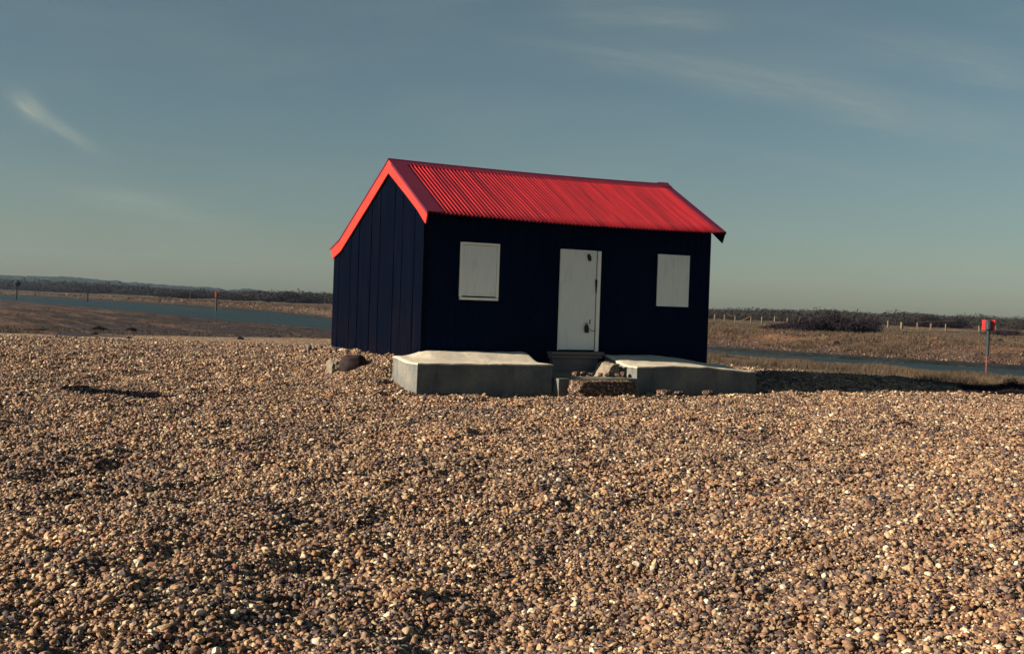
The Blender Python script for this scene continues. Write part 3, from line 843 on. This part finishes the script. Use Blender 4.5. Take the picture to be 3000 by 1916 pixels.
# ------------------------------------------------------------------ channel markers, posts, fence
M_RED = mat('red_marker_paint', paint((.62, .035, .035), (.5, .03, .03), .45, .3, 4))
M_DKPOST = mat('dark_wet_post', paint((.012, .022, .034), (.028, .034, .042), .6, .3, 4))
M_RUST = mat('rusty_pink_rod', paint((.13, .045, .050), (.17, .07, .06), .7, .2, 7))
M_POST = mat('pale_fence_timber', paint((.13, .10, .07), (.19, .145, .10), .85, .1, 5))
M_GPOST = mat('grey_timber_pile', paint((.10, .09, .075), (.16, .14, .11), .85, .1, 4))
def marker(name, label, loc, sc_, rz, wide=True):
    r = empty(name, loc, rz, label=label, category='channel marker', group='channel markers beside the river'); r.scale = (sc_,) * 3
    mb = MB(); mb.tube([(-.02, 0, -.4), (-.02, 0, .95)], .028, 8); mb.build('rod', M_RUST if wide else M_DKPOST, r, smooth=False)
    mb = MB(); mb.tube([(0, 0, .80), (0, 0, 1.86)], .062, 12); mb.tube([(0, 0, 1.50), (0, 0, 1.53)], .075, 12); mb.build('post', M_DKPOST, r)
    # square red topmark: two side panels, dark lantern in the middle
    h = .20 if wide else .16
    mb = MB(); mb.box(-.235 if wide else -.13, .235 if wide else .13, .03, .06, 1.82, 2.22); mb.build('topmark', M_RED, r, bevel=.006)
    mb = MB(); mb.tube([(0, -.03, 1.80), (0, -.03, 1.86), (0, -.03, 2.16), (0, -.03, 2.225)], [.08, .125, .125, .07] if wide else [.04, .05, .05, .03], 14)
    ln = mb.build('lantern', M_DKPOST, r, smooth=False)
    mb = MB(); mb.box(-.022, .022, -.138, -.125, 1.90, 2.12); mb.build('stripe', M_RED, ln)
    mb = MB(); mb.box(-.20, .20, -.02, .028, 1.795, 1.818); mb.build('bracket', M_DKPOST, r)
    return r
marker('channel_marker', 'large red square channel marker on a dark post at the near river edge', (18.35, 42.7, -.62), .985, -.35)
marker('channel_marker', 'small distant red channel marker beyond the mud, left of the hut', (-26.95, 100.8, -.85), 1.2, .1, wide=False)

def px_at(px, Yd): return (px - 1500) / F_PX * Yd
def pile(name, label, loc, h, w_, m_, top=False):
    r = empty(name, loc, .3, label=label, category='post')
    mb = MB(); mb.box(-w_ / 2, w_ / 2, -w_ / 2, w_ / 2, -.6, h, .01); mb.build('shaft', m_, r, bevel=.01)
    if top:
        mb = MB(); mb.tube([(0, 0, h - .1), (0, 0, h + .5), (0, 0, h + 1.0)], [.5, .8, .15], 10); mb.build('topmark', M_DKPOST, r)
    return r
pile('mooring_post', 'pale square timber post standing in the river by the far bank', (px_at(255, 228), 228, -.8), 2.05, .30, M_GPOST)
pile('mooring_post', 'dark post with a blunt topmark in the river at the far left', (px_at(47, 226), 226, -.8), 2.9, .22, M_DKPOST, True)
pile('marker_post', 'thin pale post among the scrub beyond the far bank', (px_at(555, 300), 300, gz(px_at(555, 300), 300)), 3.0, .20, M_POST)

fp = [(2092, 147, 1.05), (2122, 147, 1.0), (2152.5, 147, .95), (2199, 146, 1.0), (2231, 145, 1.0), (2268, 144, 1.1), (2305, 143, .9), (2340, 142, .95),
      (2373, 141, .9), (2409, 140, .9), (2445, 139, .9), (2601, 132, 1.0), (2641, 131, .95), (2687, 131, .95), (2726, 130, .9), (2770, 131, .8), (2869, 134, .75), (2916, 134, .8)]
f0 = (px_at(2092, 147), 147)
fence = empty('fence', (f0[0], f0[1], gz(*f0)), 0, label='low fence of pale wooden posts and wires on the far bank behind the river', category='fence')
proto = None; tops = []
for i, (px, Yd, hh) in enumerate(fp):
    X_ = px_at(px, Yd); z_ = gz(X_, Yd)
    if proto is None:
        mb = MB(); mb.box(-.07, .07, -.07, .07, -.3, 1.0, .008); proto = mb.build('post', M_POST, fence)
        o = proto
    else:
        o = proto.copy(); S.collection.objects.link(o); o.parent = fence
    o.location = (X_ - f0[0], Yd - f0[1], z_ - gz(*f0)); wd = 1.7 if i == 12 else random.uniform(.8, 1.1)
    o.scale = (wd, wd, hh); o.rotation_euler = (random.uniform(-.04, .04), random.uniform(-.05, .05), random.uniform(0, .5))
    tops.append(Vector(o.location) + Vector((0, 0, hh)))
for lo in (.15, .5):
    mb = MB()
    for a_, c_ in zip(tops[:-1], tops[1:]): mb.tube([a_ - Vector((0, 0, lo)), (a_ + c_) / 2 - Vector((0, 0, lo + .04)), c_ - Vector((0, 0, lo))], .009, 4)
    mb.build('wire', M_IRON, fence)
for a_, c_ in ((tops[1] + Vector((.4, .2, .1)), tops[2] + Vector((-.4, .2, -.05))), (tops[3], tops[3] + Vector((-1.6, 0, -.75))), (tops[13] + Vector((.3, 0, .05)), tops[13] + Vector((5.5, 2, .35)))):
    mb = MB(); mb.tube([a_, c_], .045, 5); mb.build('brace', M_POST, fence)

# ------------------------------------------------------------------ vegetation
def clouds(blobs, per, size, up_bias=.0, aspect=1.0, shell=.55):
    """leaf/twig triangles spread through ellipsoid blobs; blobs: (cx,cy,cz,rx,ry,rz)"""
    Bl = np.array(blobs); n = len(Bl) * per
    Bi = np.repeat(Bl, per, 0)
    d = rng.normal(size=(n, 3)); d /= np.linalg.norm(d, axis=1)[:, None]
    r = rng.random(n) ** (shell)
    r *= 1 + .22 * (rng.random(n) - .4)
    Pc = Bi[:, :3] + d * r[:, None] * Bi[:, 3:]
    a = rng.normal(size=(n, 3)); a[:, 2] += up_bias * np.sign(rng.random(n) - .2) ; a /= np.linalg.norm(a, axis=1)[:, None]
    c = np.cross(a, rng.normal(size=(n, 3))); c /= np.linalg.norm(c, axis=1)[:, None]
    sz = (size if np.isscalar(size) else np.repeat(np.array(size), per)) * rng.uniform(.5, 1.4, n)
    A = a * sz[:, None]; Cc = c * (sz * aspect)[:, None]
    V = np.stack([Pc - A * .5 - Cc * .5, Pc - A * .5 + Cc * .5, Pc + A * .7], 1).reshape(-1, 3)
    return V, np.arange(n * 3).reshape(-1, 3)
def bush_mesh(name, seed, nb=18, per=330, size=.062, aspect=.45):
    rs = np.random.default_rng(seed); bl = []
    for k in range(nb):
        a = rs.uniform(0, 6.28); r = rs.uniform(0, .75); h = (1 - r * .7) * rs.uniform(.45, .85)
        bl.append((r * math.cos(a), r * math.sin(a), h * .55, .30, .30, h * .5))
    V, F = clouds(bl, per, size, 1.0, aspect)
    V[:, 2] = np.maximum(V[:, 2], -.05)
    return mesh_np(name, V, F)
def stem_mesh(seed):
    rs = random.Random(seed); mb = MB()
    for k in range(9):
        a = rs.uniform(0, 6.28); r = rs.uniform(.3, .8); h = rs.uniform(.4, .72)
        mb.tube([(0, 0, -.05), (r * .4 * math.cos(a), r * .4 * math.sin(a), h * .5), (r * math.cos(a), r * math.sin(a), h)], [.03, .018, .006], 4)
    me = bpy.data.meshes.new('branches'); me.from_pydata(mb.v, [], mb.f); me.update(); me.materials.append(M_BUSH); return me
BM = [bush_mesh('foliage', 100 + k) for k in range(4)]
ST = [stem_mesh(k) for k in range(3)]
for m_ in BM: m_.materials.append(M_BUSH)
def bush(label, X_, Yd, sx, sy, sz, k, grp=None, name='bush', cat='bush'):
    r = empty(name, (X_, Yd, gz(X_, Yd) - .03), random.uniform(-.3, .3), label=label, category=cat)
    if grp: r['group'] = grp
    r.scale = (sx, sy, sz)
    link('foliage', BM[k % 4], None, r); link('branches', ST[k % 3], None, r)
    return r
# dark bushes on the far bank behind the river
G1 = 'dark bushes on the far bank'
BL = [(2440, 93, 3.4, 2.0, 2.5, 'big dark bare bush on the far bank beside the gap in the fence'),
      (2530, 95, 2.6, 1.6, 2.0, 'dark bush sloping down right from the big bare bush'),
      (2360, 92, 2.2, 1.4, 2.0, 'dark bush adjoining the big bare bush on its left'),
      (2295, 91, 2.2, 1.2, 1.2, 'low brown bush at the left end of the dark thicket'),
      (2725, 172, 5.2, 3, 2.6, 'broad dark bush behind the fence, left of the red marker'),
      (2800, 176, 3.6, 3, 2.3, 'rounded dark bush behind the fence, next to the red marker'),
      (2950, 110, 2.6, 2, 1.1, 'low dark bush right of the red marker')]
for i, (px, Yd, a_, c_, h_, lb) in enumerate(BL): bush(lb, px_at(px, Yd), Yd, a_, c_, h_, i, G1)
# left: individual bushes in front of the scrub belt
G2 = 'bushes at the foot of the wooded hill'
BL = [(52, 690, 13, 10, 8.5, 'isolated dark bush at the far left end of the scrub belt'), (96, 670, 12, 9, 7.5, 'dark rounded bush second from the far left of the scrub belt'),
      (165, 560, 16, 9, 5.0, 'wide dark bush between the two river posts'), (215, 540, 15, 9, 5.2, 'dark bush just left of the pale river post'),
      (278, 500, 14, 9, 5.8, 'dark bush just right of the pale river post'), (535, 330, 9, 6, 3.6, 'dense dark bush left of the thin pale post'),
      (690, 300, 8, 6, 3.0, 'dark bush right of the small red marker'), (850, 278, 8, 6, 3.9, 'tallest dark bush near the hut on the left skyline'),
      (905, 270, 6, 5, 2.6, 'low dark bush closest to the hut gable')]
for i, (px, Yd, a_, c_, h_, lb) in enumerate(BL): bush(lb, px_at(px, Yd), Yd, a_, c_, h_, i + 1, G2)
# continuous scrub mass (stuff)
bl = []; szs = []
for k in range(950):
    px = random.uniform(-250, 1500)
    D = float(np.interp(px, [-250, 30, 300, 520, 970, 1500], [900, 720, 560, 430, 275, 240])) * random.uniform(1.0, 1.25)
    H_ = float(np.interp(px, [0, 300, 500, 650, 850, 970, 1500], [8.5, 6.2, 3.9, 3.2, 3.6, 3.0, 2.8])) * random.uniform(.55, 1.12)
    X_ = px_at(px, D); r_ = H_ * random.uniform(.7, 1.4)
    bl.append((X_, D, gz(X_, D) + H_ * .42, r_, r_, H_ * .52)); szs.append(H_ * .16)
for k in range(1500):
    px = random.uniform(1500, 3300); D = random.uniform(178, 262)
    H_ = random.uniform(.7, 1.5) * float(np.interp(px, [2000, 2080, 2300, 2400, 2600, 2680, 2780, 3000], [.8, .85, 1.15, 1.25, 1.0, 1.35, 1.05, 1.0])) * (1.0 if random.random() < .93 else 1.35)
    X_ = px_at(px, D); r_ = H_ * random.uniform(.9, 1.9)
    bl.append((X_, D, gz(X_, D) + H_ * .35, r_, r_, H_ * .6)); szs.append(H_ * .19)
V, F = clouds(bl, 170, szs, .6, .5)
link('scrub', mesh_np('scrub', V, F), M_SCRUB, kind='stuff', label='continuous belt of brown winter scrub beyond the river', category='scrub')

# dry grass on the river margins and saltmarsh (stuff)
def grass(n, xs, ys, h, lean=.35, clump=3.0, thr=.45, tint=65):
    x = rng.uniform(xs[0], xs[1], n); y = rng.uniform(ys[0], ys[1], n)
    return x, y
gv = []; gf = 0
def blades(x, y, h, wd):
    n = len(x); z = GZ(x, y); a = rng.uniform(0, 6.28, n); hh = h * rng.uniform(.5, 1.25, n)
    lx = rng.normal(0, .35, n) * hh; ly = rng.normal(0, .35, n) * hh
    c, s_ = np.cos(a) * wd, np.sin(a) * wd
    return np.stack([np.stack([x - c, y - s_, z - .02], -1), np.stack([x + c, y + s_, z - .02], -1), np.stack([x + lx, y + ly, z + hh], -1)], 1).reshape(-1, 3)
n = 260000
yy = 24 + 26 * rng.random(n); th = rng.uniform(.09, .60, n); xx = th * yy
t1, yn1, yf1, yg1 = shore(xx, yy)
cl = fbm(xx * .6, yy * .6, 80, 4)
ok = (yy > yg1 + 1.2) & (yy < yn1 - .3) & (cl > .42 + .25 * rng.random(n)) 
GV = [blades(xx[ok], yy[ok], .07 + .14 * np.clip(cl[ok] - .4, 0, .3) / .3, .007)]
# taller reedy fringe just beside the slab and waterline
n = 26000; th = rng.uniform(.165, .33, n); 
t1, yn1, yf1, yg1 = shore(th * 45, np.full(n, 45.)); yy = yn1 - rng.random(n) ** 1.5 * 14 - .5; xx = th * yy
GV.append(blades(xx, yy, .13, .008))
# left flats
n = 90000; yy = 36 + 70 * rng.random(n) ** 1.4; th = rng.uniform(-.55, -.05, n); xx = th * yy
t1, yn1, yf1, yg1 = shore(xx, yy); cl = fbm(xx * .25, yy * .25, 81, 4)
ok = (yy > yg1 + 1) & (yy < yn1 - .5) & (cl > .47)
GV.append(blades(xx[ok], yy[ok], .06, .016))
# far bank
n = 420000; th = rng.uniform(-.35, .56, n); t1, yn1, yf1, yg1 = shore(th * 80, np.full(n, 80.))
yy = yf1 + 3 + 80 * rng.random(n) ** 1.5; xx = th * yy; cl = fbm(xx * .22, yy * .30, 82, 4)
ok = cl > .44 + .1 * rng.random(n)
GV.append(blades(xx[ok], yy[ok], .16 * rng.uniform(.5, 1.6, ok.sum()), .016))
GVa = np.concatenate(GV)
link('grass', mesh_np('grass', GVa, np.arange(len(GVa)).reshape(-1, 3)), M_GRASS, kind='stuff', label='short dry grass on the river margins', category='grass')

# weed clumps on the shingle
G3 = 'dark weed clumps on the shingle'
WL = [(-16.6, 44.6, 1.0, .5, 'dark weed clump on the skyline of the left shingle, left of its twin'), (-15.4, 44.9, .9, .4, 'dark weed clump right beside the skyline clump'),
      (-14.9, 39.6, .5, .30, 'small dark weed clump below the skyline pair'), (-13.4, 35.9, .4, .28, 'small dark weed clump lowest of the three left dots'),
      (-12.7, 36.8, .5, .25, 'spindly weed clump right of the low dark dot'), (-11.6, 30.4, .38, .18, 'flat dark weed clump nearest to the camera on the left shingle'),
      (-17.8, 41.9, 1.5, .25, 'long flat weed patch at the far left shingle edge'), (-9.6, 39.2, .5, .40, 'upright dark weed clump near the water left of the hut'),
      (5.65, 15.8, .24, .10, 'tiny dark weed on the open shingle, farthest of the three right of the slab'), (5.55, 13.3, .20, .09, 'tiny dark weed on the open shingle near the right edge'),
      (5.2, 13.7, .16, .07, 'tiny dark weed beside another on the open shingle'),
      (10.5, 25.2, .9, .32, 'dark weed clump at the end of the hut shadow'), (11.6, 25.6, 1.1, .42, 'dark bushy weed clump below the red channel marker'), (10.9, 24.0, 1.2, .22, 'low dark weed mat below the red channel marker')]
for i, (X_, Yd, r_, h_, lb) in enumerate(WL): bush(lb, X_, Yd, r_ * (.34 if X_ < 0 else .6), r_ * .4, h_ * (.6 if X_ < 0 else 1), i, G3, 'weed_clump', 'weed')

# long dark strand of small triangles on the shingle left of the hut
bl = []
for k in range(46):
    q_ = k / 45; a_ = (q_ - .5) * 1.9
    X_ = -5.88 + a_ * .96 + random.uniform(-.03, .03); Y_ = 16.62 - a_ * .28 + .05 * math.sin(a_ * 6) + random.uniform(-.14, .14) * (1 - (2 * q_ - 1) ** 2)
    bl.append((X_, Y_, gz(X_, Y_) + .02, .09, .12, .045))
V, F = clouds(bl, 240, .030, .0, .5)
link('dark_strand', mesh_np('dark_strand', V, F), mat('strand_dark', paint((.006, .008, .014), (.014, .015, .022), .7, .15, 6)), label='long dark strand lying on the shingle left of the hut', category='seaweed')

# dead stems in the foreground
def dead_stem(label, X_, Yd, pts, r0=.0022):
    z_ = gz(X_, Yd); mb = MB()
    main = [Vector(p) for p in pts]
    mb.tube(main, [r0 * (1 - .6 * k / len(main)) for k in range(len(main))], 5)
    for k in range(1, len(main) - 1):
        d = Vector((random.uniform(-.06, .06), random.uniform(-.05, .05), random.uniform(.0, .06)))
        mb.tube([main[k], main[k] + d * .6, main[k] + d], [r0 * .5, r0 * .4, r0 * .2], 4)
    o = mb.build('dead_stem', M_TWIG, None, label=label, category='stem', group='dead stems on the foreground shingle'); o.location = (X_, Yd, z_ + .012)
dead_stem('upright dead stem at the bottom edge of the shingle', -.98, 5.02, [(0, 0, -.02), (.004, 0, .05), (-.002, .01, .10), (.003, .02, .15)])
dead_stem('dead twig lying flat in the bottom left corner', -1.9, 5.15, [(-.2, .0, .03), (-.1, .03, .035), (.02, .05, .04), (.16, .09, .03), (.25, .1, .02)], .0045)
dead_stem('second dead twig lying beside the one in the bottom left corner', -1.75, 5.05, [(-.16, .0, .02), (-.05, .01, .035), (.10, -.02, .04), (.2, .02, .03)], .004)
dead_stem('hooked dead stem among dark pebbles on the left', -1.78, 6.3, [(0, 0, 0), (-.03, .02, .05), (-.02, .04, .09), (.02, .05, .10), (.04, .05, .07)], .003)
dead_stem('arched dead stem left of centre in the foreground', -1.0, 5.9, [(0, 0, 0), (.04, .02, .05), (.10, .03, .06), (.13, .05, .03)], .003)
dead_stem('thin standing dead stem near the left edge', -2.25, 7.2, [(0, 0, 0), (.01, 0, .07), (.03, .02, .13), (.02, .03, .18)], .003)

# ------------------------------------------------------------------ wooded hills
hx = [-.95, -.60, -.455, -.40, -.353, -.31, -.275, -.264, -.25, -.244, -.23, -.218, -.20, -.16, 0, .15, .4, .8]
hh = [44, 44, 44, 46, 37, 29, 26, 24, 23, 27, 26, 18, 20, 19, 12, 9, 7, 6]
D0 = 1500
n = 1400; tt = np.linspace(-.9, .8, n); Rr = np.linspace(0, 1, 14)
TT, RR = np.meshgrid(tt, Rr)
prof = np.interp(TT, hx, hh) * D0 / F_PX + CAM_H
shape = sstep(RR, 0, .75)
lump = (fbm(TT * 120, RR * 6, 90, 4) - .3) * 4.5 + (vnoise(TT * 420, RR * 14, 91) - .5) * 2.2
YY = D0 + RR * 260 - 60
ZZ = (prof - 2.5) * shape + lump * shape - 1
Vh = np.stack([TT * YY, YY, ZZ], -1).reshape(-1, 3); ii = np.arange(14 * n).reshape(14, n)
Fh = np.stack([ii[:-1, :-1], ii[:-1, 1:], ii[1:, 1:], ii[1:, :-1]], -1).reshape(-1, 4)
link('hills', mesh_np('hills', Vh, Fh), M_HILL, kind='structure')

# ------------------------------------------------------------------ haze
HAZE = True
if HAZE:
    mb = MB(); mb.box(-1500, 1500, -60, 1790, -3.2, 60)
    hm = bpy.data.materials.new('haze'); hm.use_nodes = True; t = hm.node_tree; t.nodes.clear()
    out = t.nodes.new('ShaderNodeOutputMaterial'); vol = t.nodes.new('ShaderNodeVolumePrincipled')
    vol.inputs['Color'].default_value = (.50, .72, 1.0, 1); vol.inputs['Density'].default_value = .00009; vol.inputs['Anisotropy'].default_value = .2
    t.links.new(vol.outputs[0], out.inputs['Volume'])
    mb.build('haze', hm, None, kind='stuff', label='thin bluish sea air over the whole place', category='haze')
